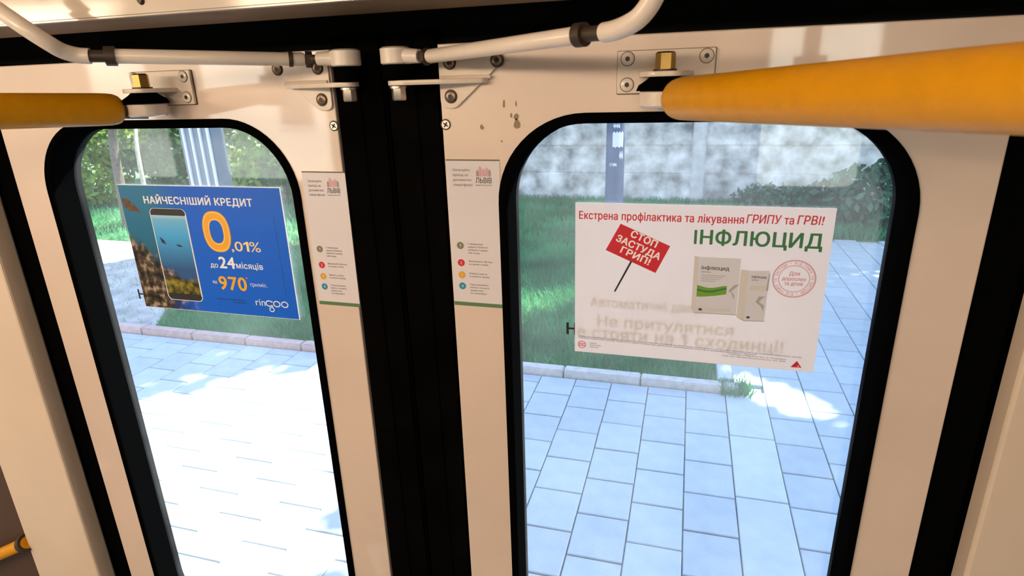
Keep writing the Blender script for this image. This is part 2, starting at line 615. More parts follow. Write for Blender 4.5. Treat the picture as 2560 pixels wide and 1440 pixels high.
DIRT = mat('bare_dirt', (.40, .38, .37), .95, noise=(5, .3), bump=(30, .4))
tag(plate('dirt_path', [bare], .04, DIRT, None, (0, 0, -.022), axis='Z'), kind='structure')
tag(g, 'short green grass of the lawn between kerb, fence and trees', 'grass', kind='stuff')

# ------------------------------------------------------------------ concrete fence beyond the lawn
fence = empty('concrete_fence', (-.5, 10.5, 0))
tag(fence, 'weathered pale concrete slab fence with upright posts behind the lawn', 'fence')
posts = [.55 + 3.4 * k for k in range(-2, 3)]
for px_ in posts:
    box('post', (px_ - .115 + .5, -.14, -.05), (px_ + .115 + .5, .10, 2.55), FENCEPOST, fence, .02)
for a_, b_ in zip(posts, posts[1:]):
    for k in range(5):
        z0 = -.02 + k * .49
        y_ = random.uniform(-.012, .012)
        box('slab', (a_ + .09 + .5, -.055 + y_, z0), (b_ - .09 + .5, .04 + y_, z0 + .489), FENCE, fence, .018)

# ------------------------------------------------------------------ trees and shrubs
BARK = mat('bark', (.13, .10, .075), .9, noise=(20, .3), bump=(25, .6))
PALEBARK = mat('pale_bark', (.40, .36, .28), .9, noise=(16, .3))
LEAF_A = mat('leaf_green', (.10, .22, .04), .5, noise=(1.1, .45), trans=.4)
LEAF_B = mat('leaf_yellow_green', (.24, .36, .05), .5, noise=(1.3, .4), trans=.45)
LEAF_C = mat('leaf_blue_green', (.06, .17, .10), .5, noise=(1.4, .4), trans=.3)
def leaves(n, c, r, size, shell=.35):
    u = rng.normal(size=(n, 3)); u /= np.linalg.norm(u, axis=1)[:, None]
    rad = shell + (1 - shell) * rng.random(n) ** .6
    p = np.array(c) + u * rad[:, None] * np.array(r)
    a = rng.normal(size=(n, 3)); a /= np.linalg.norm(a, axis=1)[:, None]
    b = np.cross(a, rng.normal(size=(n, 3))); b /= np.linalg.norm(b, axis=1)[:, None]
    s = size * rng.uniform(.6, 1.3, n)[:, None]
    return np.stack([p - a * s, p + b * s * .55, p + a * s, p - b * s * .55], 1)
def shrub(x, y, blobs, n, size, lm, label, stem=.3):
    t = empty('shrub', (x, y, 0))
    tag(t, label, 'shrub', 'shrubs beyond the pavement')
    v = np.concatenate([leaves(int(n / len(blobs)), c, r, size) for c, r in blobs])
    v[:, :, 2] = np.maximum(v[:, :, 2], -.02)
    tag(quads('foliage', v, lm, t), kind='stuff')
    for k in range(4):
        a = k * 1.6 + .4
        tube('stem', [(.04 * math.cos(a), .04 * math.sin(a), -.05), (.12 * math.cos(a), .12 * math.sin(a), stem), (.3 * math.cos(a), .3 * math.sin(a), stem * 2.2)],
             [.02, .015, .008], BARK, t, n=7)
    return t
def tree(x, y, lean, crown, rad, n, size, lm, label, r0=.12, bark=BARK):
    t = empty('tree', (x, y, 0))
    tag(t, label, 'tree', 'trees around the stop')
    cx, cy, cz = crown
    tr_ = tube('trunk', spline([(0, 0, -.1), (lean[0], lean[1], 1.4), (cx * .5, cy * .5, cz * .55), (cx, cy, cz)], 6), [r0 * (1 - .75 * k / 18) for k in range(19)], bark, t, n=12)
    for k in range(6):
        a = k * 1.05 + .3
        tube('branch', [(cx * .55, cy * .55, cz * .58), (cx * .75 + .3 * rad[0] * math.cos(a), cy * .75 + .3 * rad[1] * math.sin(a), cz * .85),
                        (cx + .6 * rad[0] * math.cos(a), cy + .6 * rad[1] * math.sin(a), cz + .15 * rad[2] * math.sin(3 * a))], [r0 * .35, r0 * .25, r0 * .1], bark, t, n=7)
    lv = leaves(n, crown, rad, size, .15)
    cen = lv.mean(1) + np.array([x, y, 0])
    sh = cen[:, :2] - cen[:, 2:3] * np.array([SUN.x, SUN.y]) / SUN.z      # where each leaf's shadow falls
    ln_ = np.array([.55, -.42]); ln_ = ln_ / np.linalg.norm(ln_)
    dd = sh - np.array([1.10, 3.28])
    al, ac = dd @ ln_, dd @ np.array([-ln_[1], ln_[0]])
    keep = (al / .50) ** 2 + (ac / .26) ** 2 > 1                          # leaves cut out so a sun patch reaches the pavement
    tag(quads('crown', lv[keep], lm, t), kind='stuff')
    return t
# crowns overhead shade the right of the pavement, the lawn and the fence
tree(5.3, 6.4, (.02, .03), (-.15, -.3, 5.6), (3.3, 3.3, 1.5), 15000, .17, LEAF_A, 'broad dense tree beside the path, its crown shading the pavement', .17)
tree(3.4, 12.0, (.03, .0), (-.2, -.8, 5.8), (3.4, 2.6, 1.5), 12000, .17, LEAF_A, 'tall leafy tree standing behind the concrete fence', .16)
tree(-2.75, 9.2, (.05, -.02), (1.5, -1.65, 5.6), (2.6, 2.2, 1.2), 10000, .17, LEAF_C, 'leaning tree beside the fence with its crown over the lawn', .10)
tree(-8.50, 6.95, (.05, .05), (.3, .5, 4.6), (2.0, 1.8, 1.2), 4500, .15, LEAF_B, 'slim dark trunked tree at the left of the lawn', .085)
tree(-8.20, 7.15, (.03, .02), (-.5, 1.2, 4.2), (1.2, 1.2, 1.0), 1500, .15, LEAF_B, 'thin pale stemmed sapling beside the dark trunk', .04, PALEBARK)
# greenery behind the left window
shrub(-11.2, 8.6, [((0, 0, .7), (1.0, .8, .8)), ((.6, .3, 1.3), (.8, .7, .6))], 4200, .075, LEAF_B, 'bright yellow green bush at the far left edge of the lawn')
shrub(-9.5, 9.6, [((0, 0, .9), (1.1, .8, 1.0)), ((.3, .4, 1.9), (.9, .7, .7))], 4600, .08, LEAF_A, 'tall green bush between the far left bush and the slim tree')
shrub(-8.1, 9.3, [((0, 0, .5), (1.0, .7, .55)), ((.2, 1.2, 1.9), (1.3, .7, .9))], 4600, .075, LEAF_B, 'loose sunlit bush right behind the slim dark trunk')
shrub(-6.7, 9.4, [((0, 0, .6), (.9, .7, .6)), ((.2, .8, 1.8), (1.0, .7, .9))], 4600, .08, LEAF_A, 'dense green bush behind the ribbed column')
shrub(-5.3, 9.0, [((0, 0, .6), (.8, .7, .65)), ((0, .6, 1.6), (.9, .7, .8))], 4200, .075, LEAF_C, 'dark blue green bush close to the end of the fence')
shrub(-12.5, 12.0, [((0, 0, 1.2), (1.8, .8, 1.2)), ((1, 0, 2.0), (1.6, .8, .9))], 4600, .11, LEAF_A, 'large back bush forming the hedge at far left')
shrub(-8.9, 12.4, [((0, 0, 1.2), (1.9, .8, 1.2)), ((1, 0, 2.1), (1.8, .8, .9))], 4600, .11, LEAF_B, 'large back bush in the middle of the hedge')
# and by the fence at the right
shrub(2.95, 8.75, [((0, 0, .45), (.75, .5, .5)), ((-.5, .2, .3), (.5, .4, .35)), ((.5, .2, .75), (.5, .4, .4))], 1500, .085, LEAF_C, 'broad leaved green bush at the right end of the fence')
shrub(1.75, 9.7, [((0, 0, .2), (.7, .3, .25))], 700, .06, LEAF_C, 'low dark weeds along the foot of the fence', .08)

# ------------------------------------------------------------------ poles
POLE = mat('blue_grey_pole_paint', (.075, .10, .19), .55, noise=(8, .15))
pl = empty('lamp_post', (-.39, 6.0, 0))
tag(pl, 'dark blue grey round lamp post with torn white flyers in the lawn', 'lamp post')
tube('shaft', [(0, 0, -.05), (0, 0, .9), (0, 0, 4.6)], [.105, .102, .085], POLE, pl, n=28)
tube('base_collar', [(0, 0, -.02), (0, 0, .18), (0, 0, .22)], [.125, .125, .106], POLE, pl, n=28)
def flyer(a0, a1, z0, z1, label, notch):
    vs_, fs = [], []
    N = 9
    for s_, r_ in ((0, .1045), (1, .1075)):
        for k in range(N):
            a = math.radians(a0 + (a1 - a0) * k / (N - 1))
            e0 = notch * (math.sin(k * 2.3) * .5 + .5); e1 = notch * (math.cos(k * 3.1) * .5 + .5)
            vs_ += [(r_ * math.cos(a), r_ * math.sin(a), z0 + e0), (r_ * math.cos(a), r_ * math.sin(a), z1 - e1)]
    for k in range(N - 1):
        i, j = 2 * k, 2 * N + 2 * k
        fs += [(j, j + 2, j + 3, j + 1), (i, i + 1, i + 3, i + 2), (i, i + 2, j + 2, j), (i + 1, j + 1, j + 3, i + 3)]
    o = mobj('paper_flyer', vs_, fs, WHITEPAPER, None, loc=(-.39, 6.0, 0))
    tag(o, label, 'flyer', 'torn flyers on the lamp post')
flyer(-100, -35, 1.40, 1.575, 'largest torn white flyer pasted near the top of the visible lamp post', .02)
flyer(-98, -60, 1.60, 1.66, 'thin strip of white paper topmost on the lamp post', .03)
flyer(-60, -33, 1.27, 1.37, 'ragged white scrap below the largest flyer on the lamp post', .05)
flyer(-118, -72, 1.20, 1.25, 'lowest scrap of white paper left on the lamp post', .04)

COLM = mat('grey_metal_column', (.20, .22, .27), .45, noise=(6, .1), metal=.2)
COLW = mat('pale_rib', (.72, .74, .78), .45)
rc = empty('ribbed_column', (-5.07, 5.2, 0))
tag(rc, 'grey metal column with pale upright ribs rising behind the blue poster', 'column')
box('core', (-.22, -.10, -.05), (.22, .12, 3.4), COLM, rc, .01)
for k, xr in enumerate((-.15, -.04, .08, .19)):
    box('rib', (xr - .014, -.125, -.02), (xr + .014, -.095, 3.38), COLW, rc, .004)

# ------------------------------------------------------------------ bus shell
ZL = 2.147            # top of the door leaves
FL = .45              # floor inside
floor = box('floor', (-3.6, -2.35, FL - .06), (3.6, -.045, FL), FLOORM); tag(floor, kind='structure')
ceil = box('ceiling', (-3.6, -2.35, 2.74), (3.6, .06, 2.80), INTERIOR); tag(ceil, kind='structure')
wl = box('wall_left', (-3.66, -2.35, FL), (-3.6, .06, 2.74), INTERIOR); tag(wl, kind='structure')
wr = box('wall_right', (3.6, -2.35, FL), (3.66, .06, 2.74), INTERIOR); tag(wr, kind='structure')
OPEN = [(-3.3, -2.75), (-2.45, -1.55), (.68, 1.18)]
wb = plate('wall_back', [[(-3.6, FL), (3.6, FL), (3.6, 2.74), (-3.6, 2.74)]] + [rrect(a, 1.55, b, 2.34, .07, 6) for a, b in OPEN], .05, INTERIOR, None, (0, -2.375, 0))
tag(wb, kind='structure')
for k, (a, b) in enumerate(OPEN):
    wn = plate('window_%d' % (k + 1), [rrect(a - .015, 1.535, b + .015, 2.355, .075, 6), rrect(a + .025, 1.575, b - .025, 2.315, .05, 6)], .06, RUBBER, None, (0, -2.375, 0))
    tag(wn, kind='structure')
    plate('pane', [rrect(a + .015, 1.565, b - .015, 2.325, .06, 6)], .005, GLASS, wn, (0, -.012, 0))

# door side wall left and right of the doorway, with the jamb the photo shows
for s in (-1, 1):
    jb = plate('trim_%d' % (1 if s < 0 else 2), [[(s * .74, FL), (s * .922, FL), (s * .922, 2.72), (s * .74, 2.72)]], .034, PAINT_DULL, None, (0, -.015, 0), bev=.004)
    tag(jb, kind='structure')
    if s < 0:
        ws = plate('wall_front_left', [[(-3.6, FL), (-.90, FL), (-.90, 2.74), (-3.6, 2.74)], rrect(-3.4, 1.28, -1.02, 2.5, .08, 6)], .05, BROWN, None, (0, .03, 0))
        wn = plate('window_4', [rrect(-3.41, 1.27, -1.01, 2.51, .09, 6), rrect(-3.36, 1.32, -1.06, 2.46, .06, 6)], .06, RUBBER, None, (0, .03, 0))
        tag(wn, kind='structure')
        plate('pane', [rrect(-3.37, 1.31, -1.05, 2.47, .07, 6)], .005, GLASS, wn, (0, .01, 0))
    else:
        ws = plate('wall_front_right', [[(.90, FL), (3.6, FL), (3.6, 2.74), (.90, 2.74)], rrect(1.02, 1.28, 3.4, 2.5, .08, 6)], .05, BROWN, None, (0, .03, 0))
        wn = plate('window_5', [rrect(1.01, 1.27, 3.41, 2.51, .09, 6), rrect(1.06, 1.32, 3.36, 2.46, .06, 6)], .06, RUBBER, None, (0, .03, 0))
        tag(wn, kind='structure')
        plate('pane', [rrect(1.05, 1.31, 3.37, 2.47, .07, 6)], .005, GLASS, wn, (0, .01, 0))
    tag(ws, kind='structure')
# rubber stop lining the doorway behind the jambs
for s in (-1, 1):
    o = box('trim_%d' % (3 if s < 0 else 4), (min(s * .70, s * .93), .010, FL), (max(s * .70, s * .93), .052, 2.74), RUBBER)
    tag(o, kind='structure')
o = box('trim_5', (-.76, .012, 2.150), (.76, .052, 2.74), BLACKVOID); tag(o, kind='structure')
# header fascia above the door with its folded lower lip
fv = [(-3.6, -.166, 2.74), (3.6, -.166, 2.74), (3.6, -.166, 2.186), (-3.6, -.166, 2.186)]
fas = empty('wall_front_header', (0, -.166, 2.182)); tag(fas, kind='structure')
box('panel', (-3.55, -.004, .002), (3.55, .004, .55), FASCIA, fas, .002)
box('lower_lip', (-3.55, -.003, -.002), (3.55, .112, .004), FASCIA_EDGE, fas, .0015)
box('edge_bead', (-3.55, -.009, -.003), (3.55, .004, .006), FASCIA, fas, .002)
for xs in (-1.35, -.77, -.19, .39, .97):
    tube('screw', [(xs, -.004, .012), (xs, -.007, .012)], [.0045, .003], DARKSTEEL, fas, n=12)

# ------------------------------------------------------------------ unseen fill lamps added above the opposite windows to warm the door leaves
LAMPW = bpy.data.materials.new('fill_lamp_diffuser'); LAMPW.use_nodes = True
pb = LAMPW.node_tree.nodes['Principled BSDF']
pb.inputs['Base Color'].default_value = (.9, .85, .75, 1)
pb.inputs['Emission Color'].default_value = (1, .74, .46, 1)
pb.inputs['Emission Strength'].default_value = 3.0
def fill_lamp(x, label, energy, length=1.25):
    t = empty('fill_lamp', (x, -2.22, 2.46)); tag(t, label, 'lamp', 'added fill lamps over the far windows')
    box('housing', (-length / 2 - .03, -.10, -.03), (length / 2 + .03, .0, .09), INTERIOR, t, .008)
    box('added_diffuser', (-length / 2, .0, -.02), (length / 2, .022, .075), LAMPW, t, .008)
    l = bpy.data.lights.new('fill_light', 'AREA'); l.shape = 'RECTANGLE'; l.size = length; l.size_y = .10
    l.energy = energy; l.color = (1.0, .77, .54)
    lo = bpy.data.objects.new('fill_light', l); link(lo, t)
    lo.location = (0, .03, .02)
    lo.rotation_euler = (math.radians(84), 0, 0)
    lo.rotation_euler = Vector((0.05, 1, -.12)).to_track_quat('-Z', 'Y').to_euler()
fill_lamp(-2.60, 'added left hand fill lamp over the far side windows', 37)
fill_lamp(-1.00, 'added middle fill lamp over the far side windows', 33)
fill_lamp(.45, 'added right hand fill lamp over the far side windows', 13)

# ------------------------------------------------------------------ door leaves
def door(s, name):
    t = empty(name, (s * .385, 0, FL)); tag(t, kind='structure')
    X = lambda a: s * (a) - s * .385
    def L(pts): return [(s * a - s * .385, b - FL) for a, b in pts]
    HX0, HX1, HZ0, HZ1 = .148, .627, 1.02, 2.063
    pan = plate('leaf_panel', [L([(.076, .47), (.695, .47), (.695, ZL), (.076, ZL)]), L(rrect(HX0 + .004, HZ0 + .004, HX1 - .004, HZ1 - .004, .108))], .034, PAINT, t, (0, .017, 0), bev=.0015)
    plate('window_gasket', [L(rrect(HX0, HZ0, HX1, HZ1, .112)), L(rrect(HX0 + .0125, HZ0 + .0125, HX1 - .0125, HZ1 - .0125, .100))], .046, RUBBER, t, (0, .019, 0), bev=.003)
    plate('pane', [L(rrect(HX0 + .006, HZ0 + .006, HX1 - .006, HZ1 - .006, .105))], .004, GLASS, t, (0, .0405, 0))
    plate('outer_frame', [L([(.076, .47), (.695, .47), (.695, ZL), (.076, ZL)]), L(rrect(HX0 + .0125, HZ0 + .0125, HX1 - .0125, HZ1 - .0125, .100))], .008, RUBBER, t, (0, .0475, 0))
    # rubber finger guard down the meeting edge
    a, b = sorted((X(.0015), X(.0755)))
    box('meeting_seal', (a, .002, .0), (b, .038, 2.165 - FL), RUBBER_SEAL, t, .004)
    xr = X(.040)
    tube('seal_fold', [(xr, .003, .0), (xr, .003, 2.160 - FL)], .004, RUBBER_SEAL, t, n=12)
    a, b = sorted((X(.6955), X(.735)))
    box('outer_seal', (a, .001, .0), (b, .009, 2.14 - FL), RUBBER, t, .002)
    # edge screw
    ex = X(.0775) + s * .0035
    sw = tube('edge_screw', [(ex, .0005, 2.0512 - FL), (ex, -.0012, 2.0512 - FL)], [.0062, .0052], STEEL, t, n=24)
    for rr in (.6, .6 + math.pi / 2):
        q = box('cross_slot', (-.0036, -.0017, -.0008), (.0036, -.0009, .0008), BLACKINK, sw)
        q.location = (ex, 0, 2.0512 - FL); q.rotation_euler = (0, rr, 0)
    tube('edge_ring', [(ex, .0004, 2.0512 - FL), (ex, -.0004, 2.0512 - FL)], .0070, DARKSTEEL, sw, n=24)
    # printed warning on the pane, mostly behind the poster
    x0 = .2307 - .385 if s > 0 else -.5334 + .385
    for body, x_, z_, cp, wd in (('Автоматичні двері', x0 + .035, 1.806, .013, .150), ('Не притулятися', x0 + .045, 1.7775, .0150, .178), ('Не стояти на 1 сходинці!', x0, 1.7585, .0165, .285)):
        text(body, x_, z_ - FL, cp, BLACKINK, t, .0372, width=wd, bold=.03, name='warning_lettering')
    return t
dl = door(-1, 'door_1')
dr = door(1, 'door_2')
# worn paint flecks on the right leaf
for k, (x, z, a, b) in enumerate([(.1595, 2.0748, .002, .006), (.1748, 2.0750, .0015, .005), (.1752, 2.0508, .006, .009), (.1680, 2.0610, .002, .004), (.1296, 2.0474, .003, .005), (.1745, 2.060, .004, .005), (.155, 2.030, .0015, .002)]):
    pts = [(x - .385 + a * random.uniform(.5, 1) * math.cos(q * .9), z - FL + b * random.uniform(.5, 1) * math.sin(q * .9)) for q in range(7)]
    sheet('paint_fleck', pts, SCUFF, dr, -.0004)

# ------------------------------------------------------------------ pivot brackets, linkage rods
BURNISHED = mat('burnished_steel', (.24, .17, .12), .35, metal=.85)
def socket_screw(x, z, r, parent, y=-.004, matl=BURNISHED):
    sc_ = tube('screw', [(x, y + .001, z), (x, y - .002, z), (x, y - .0028, z)], [r, r, r * .8], matl, parent, n=24)
    tube('socket', [(x, y - .0025, z), (x, y - .0031, z)], r * .50, BLACKINK, sc_, n=6)
    tube('recess_shadow_ring', [(x, y + .0005, z), (x, y - .0006, z)], r * 1.25, DARKSTEEL, sc_, n=24)  # dark disc painting in the shade round the screw head
    return sc_

def pivot_bracket(s, label):
    t = empty('pivot_bracket', (s * .10, 0, 2.10)); tag(t, label, 'bracket', 'door pivot brackets')
    def L(pts): return [(s * a - s * .10, b - 2.10) for a, b in pts]
    tri = L(roundpoly([(.0775, 2.137), (.176, 2.137), (.0970, 2.0705), (.0775, 2.0720)], [.002, .014, .016, .010]))
    plate('back_plate', [tri], .004, BRACKET, t, (0, -.0022, 0), bev=.0008)
    tab = [(s * a - s * .10, b) for a, b in roundpoly([(.142, -.003), (.080, -.003), (.046, -.012), (.0225, -.020), (.0235, -.043), (.048, -.046), (.092, -.032), (.138, -.014)], [.002, .004, .02, .012, .012, .02, .04, .006])]
    plate('tab', [tab], .0058, BRACKET, t, (0, 0, .0032), axis='Z', bev=.0008)
    for x, z in ((.0926, 2.1250), (.1537, 2.1258), (.0920, 2.0853)):
        socket_screw(s * x - s * .10, z - 2.10, .0068, t)
    bx = s * .034 - s * .10
    tube('washer', [(bx, -.031, -.0005), (bx, -.031, -.003)], .0105, STEEL, t, n=28)
    tube('bolt_head', [(bx, -.031, -.003), (bx, -.031, -.0155), (bx, -.031, -.0172)], [.0088, .0088, .0078], STEEL, t, n=6, up=(.35, 1, 0))
    tube('rubber_spacer', [(bx, -.031, .0063), (bx, -.031, .0240)], .0165, RUBBER, t, n=28)
    # weld bead where the tab meets the plate
    tube('weld_bead', [(s * .145 - s * .10, -.005, .007), (s * .112 - s * .10, -.005, .0078), (s * .08 - s * .10, -.005, .0075)], .0022, BRACKET, t, n=8)
    return t
pivot_bracket(-1, 'white triangular pivot bracket at the top corner of the left door leaf')
pivot_bracket(1, 'white triangular pivot bracket at the top corner of the right door leaf')

def linkage(s, label):
    t = empty('linkage_rod', (s * .034, -.031, 2.125)); tag(t, label, 'rod', 'door linkage rods')
    O = Vector((s * .034, -.031, 2.125))
    W = lambda p: tuple(Vector(p) - O)
    if s > 0:
        a, b = Vector((.0825, -.042, 2.1315)), Vector((.281, -.160, 2.1385))
        bend = [(.286, -.163, 2.1387), (.3047, -.175, 2.1385), (.3150, -.184, 2.1392), (.3265, -.193, 2.1420), (.3365, -.199, 2.1470), (.3447, -.203, 2.1560), (.3510, -.206, 2.1680), (.362, -.212, 2.192)]
    else:
        a, b = Vector((-.0850, -.042, 2.1345)), Vector((-.249, -.168, 2.1410))
        bend = [(-.252, -.171, 2.1411), (-.266, -.180, 2.1413), (-.276, -.187, 2.1425), (-.283, -.198, 2.1470), (-.285, -.210, 2.1545), (-.294, -.219, 2.1655), (-.305, -.222, 2.1745), (-.3264, -.224, 2.1895), (-.352, -.226, 2.208)]
    d = (b - a).normalized()
    tube('tube', [W(a), W(a + d * .002), W(b - d * .002), W(b)], [.0072, .0080, .0080, .0072], ROD, t)
    eye = Vector((s * .034, -.031, 2.1345))
    # forged rod end: drum and neck
    tube('rod_end', [W((eye.x, eye.y, 2.1245)), W((eye.x, eye.y, 2.1260)), W((eye.x, eye.y, 2.1425)), W((eye.x, eye.y, 2.1445))], [.0165, .0185, .0185, .0150], ROD, t, n=32)
    e2 = eye + (a - eye).normalized() * .036
    tube('neck', [W(eye), W(eye + (a - eye).normalized() * .022), W(e2)], [.0105, .0088, .0078], ROD, t, n=20)
    tube('thread', [W(e2), W(a)], .0052, DARKSTEEL, t, n=16)
    tube('lock_nut', [W(a - d * .009), W(a - d * .001)], .0098, DARKSTEEL, t, n=6)
    if s < 0:
        tube('jubilee_ring', [W(a + d * .014), W(a + d * .019)], .0092, DARKSTEEL, t, n=24)
    tube('end_collar', [W(b - d * .004), W(b + d * .006)], [.0105, .0105], DARKSTEEL, t, n=24)
    e = Vector(bend[1])
    tube('stub', [W(b), W(e)], .0066, DARKSTEEL, t, n=18)
    tube('bent_arm', [W(p) for p in spline(bend[1:], 6)], .0084, ROD, t)
    return t
linkage(-1, 'white linkage rod bending up to the top left corner of the view')
linkage(1, 'white linkage rod running right and bending up from the centre')

# ------------------------------------------------------------------ yellow grab rails
def grab_rail(s, label):
    px_, py_ = s * .352, -.036
    t = empty('grab_rail', (px_, 0, 2.08)); tag(t, label, 'grab rail', 'yellow grab rails')
    O = Vector((px_, 0, 2.08)); W = lambda p: tuple(Vector(p) - O)
    def L(pts): return [(s * a - px_, b - 2.08) for a, b in pts]
    plate('mount_plate', [L(roundpoly([(.2975, 2.0835), (.4040, 2.0835), (.4040, 2.1295), (.2975, 2.1295)], .002))], .005, BRACKET, t, (0, -.0027, 0), bev=.0008)
    mp = t.children[-1]
    plate('plate_shadow_rim', [L(roundpoly([(.2967, 2.0825), (.4048, 2.0825), (.4048, 2.1301), (.2967, 2.1301)], .002))], .0008, DARKSTEEL, t, (0, -.0005, 0))  # larger dark plate standing in for the contact shadow round the mount
    for x, z in ((.3090, 2.1212), (.3090, 2.0932), (.3946, 2.1212), (.3946, 2.0932)):
        sw = tube('screw', [W((s * x, -.0035, z)), W((s * x, -.0062, z)), W((s * x, -.0068, z))], [.0072, .0072, .0062], BRACKET, mp, n=28, loc=(0, .0027, 0))
        tube('socket', [W((s * x, -.0066, z)), W((s * x, -.0072, z))], .0029, BLACKINK, sw, n=6)
        tube('screw_shadow_ring', [W((s * x, -.0040, z)), W((s * x, -.0055, z))], .0080, DARKSTEEL, sw, n=28)  # dark ring drawn as the screw's contact shadow
    tab = [(a, b) for a, b in roundpoly([(.030, -.004), (-.030, -.004), (-.026, -.040), (-.016, -.058), (.016, -.058), (.026, -.040)], [.002, .002, .01, .02, .02, .01], 6)]
    plate('tab', [tab], .0055, BRACKET, t, (0, 0, 2.1038 - 2.08), axis='Z', bev=.0008)
    tube('bolt_washer', [W((px_, py_, 2.1066)), W((px_, py_, 2.1085))], .0125, DARKSTEEL, t, n=28)
    tube('bolt_head', [W((px_, py_, 2.1085)), W((px_, py_, 2.1245)), W((px_, py_, 2.1262))], [.0105, .0105, .0085], BRASS, t, n=6, up=(1, .1, 0))
    tube('rubber_bushing', [W((px_, py_, 2.1010)), W((px_, py_, 2.0975)), W((px_, py_, 2.0925)), W((px_, py_, 2.0868))], [.016, .020, .0275, .0300], RUBBER, t, n=32)
    tube('pivot_eye', [W((px_, py_, 2.0870)), W((px_, py_, 2.0855)), W((px_, py_, 2.0715)), W((px_, py_, 2.0695))], [.0245, .0262, .0262, .0235], BRACKET, t, n=32)
    d = Vector(((.50 if s > 0 else -.36), -1, .035)).normalized()
    if s > 0: p0 = Vector((.3655, -.0640, 2.0785))
    else: p0 = Vector((-.3760, -.0560, 2.0805))
    tube('neck', [W((px_, py_, 2.0785)), W(p0 + d * .01)], .0125, DARKSTEEL if s < 0 else BRACKET, t, n=20)
    R_ = .0212
    tube('yellow_sleeve', [W(p0 + d * q) for q in (0, .0012, .004, .009, .016, .03, .15, .30, .445, .48)], [R_ * .55, R_ * .72, R_ * .86, R_ * .95, R_ * .99, R_, R_, R_, R_, R_], YELLOW, t, n=40)
    e = p0 + d * .47
    tube('clamp', [W(e + Vector((0, 0, -.030))), W(e + Vector((0, 0, .035)))], .027, DARKSTEEL, t, n=24)
    tube('drop_arm', [W(e + Vector((0, 0, .03))), W((e.x, e.y, 2.739))], .014, ROD, t, n=20)
    return t
grab_rail(1, 'thick yellow grab rail reaching from the right door leaf towards the viewer')
grab_rail(-1, 'short looking yellow grab rail at the left door leaf')
# slanted yellow hand bar beside the left jamb
hb = empty('hand_bar', (-1.0, -.03, 1.25)); tag(hb, 'slanted yellow hand bar beside the left door jamb', 'hand bar')
tube('bar', [(-.42, .0, -.311), (-.025, .0, -.102), (.078, .0, -.047)], .013, YELLOW, hb, n=20)
tube('end_flange', [(.066, .0, -.0535), (.077, .0, -.0475)], .019, DARKSTEEL, hb, n=20)

# ------------------------------------------------------------------ payment stickers
def sticker(x0, z0, wd, ht, tilt, label):
    t = empty('payment_sticker', (x0, -.0006, z0)); tag(t, label, 'sticker', 'payment stickers on the door leaves')
    t.rotation_euler = (0, tilt, 0)
    plate('backing', [roundpoly([(0, 0), (wd, 0), (wd, ht), (0, ht)], .0015)], .0006, PAPER, t, (0, 0, 0))
    y = -.00055
    sheet('top_line', [(0, ht - .0016), (wd, ht - .0016), (wd, ht), (0, ht)], DARKOLIVE, t, y)
    sheet('bottom_band', [(.0, .0), (wd, .0), (wd, .0055), (0, .0055)], STRIPGREEN, t, y)
    k = wd / .072
    for i, b in enumerate(('Оплачуйте', 'проїзд за', 'допомогою', 'смартфону!')):
        text(b, .0085 * k, ht - .0150 - i * .0064, .0030, GREYINK, t, y, width=(.0235, .0205, .0250, .0262)[i] * k, bold=.004)
    # town emblem: a row of towers over the town name
    tw = [(.0405, .0060, .0035, GREYLOGO), (.0440, .0105, .0038, PINKLOGO), (.0485, .0075, .0040, PINKLOGO), (.0530, .0092, .0034, PINKLOGO), (.0570, .0066, .0030, GREYLOGO)]
    for x, h, w_, mm in tw:
        zb = ht - .0215
        sheet('emblem_tower', [(x * k, zb), ((x + w_) * k, zb), ((x + w_) * k, zb + h), ((x + w_ / 2) * k, zb + h + .0028), (x * k, zb + h)], mm, t, y)
    text('ЛЬВІВ', .0395 * k, ht - .0300, .0068, BLACKINK, t, y, width=.0215 * k, bold=.006)
    text('відкритий для світу', .0395 * k, ht - .0335, .0016, GREYINK, t, y, width=.0215 * k)
    zs = [.0868, .0625, .0450, .0290]
    cols = [OLIVEINK, REDINK, AMBERINK, TEALINK]
    lines = [('У мобільному', 'додатку Приват24', 'виберіть сканер', 'QR-коду'), ('Відскануйте QR-код', 'на цьому стікері'), ('Виберіть картку', 'й оплатіть проїзд'), ('Проскануйте', 'квиток і покажіть', 'кондуктору', 'на смартфоні')]
    wds = [(.021, .0275, .027, .016), (.033, .027), (.0255, .028), (.0265, .0275, .019, .023)]
    for i in range(4):
        xc = .0135 * k
        sheet('number_disc', circ(xc, zs[i], .0050, 28), cols[i], t, y)
        text(str(i + 1), xc, zs[i] - .0021, .0042, PAPER, t, y - .0001, align='C', bold=.01)
        for j, b in enumerate(lines[i]):
            text(b, .0245 * k, zs[i] + .0018 - j * .0042, .0021, GREYINK, t, y, width=wds[i][j] * k, bold=.003)
    return t
sticker(-.1418, 1.7905, .0685, .1995, .003, 'narrow payment instruction sticker on the left door leaf')
sticker(.0775, 1.8055, .0730, .2020, .003, 'narrow payment instruction sticker on the right door leaf')

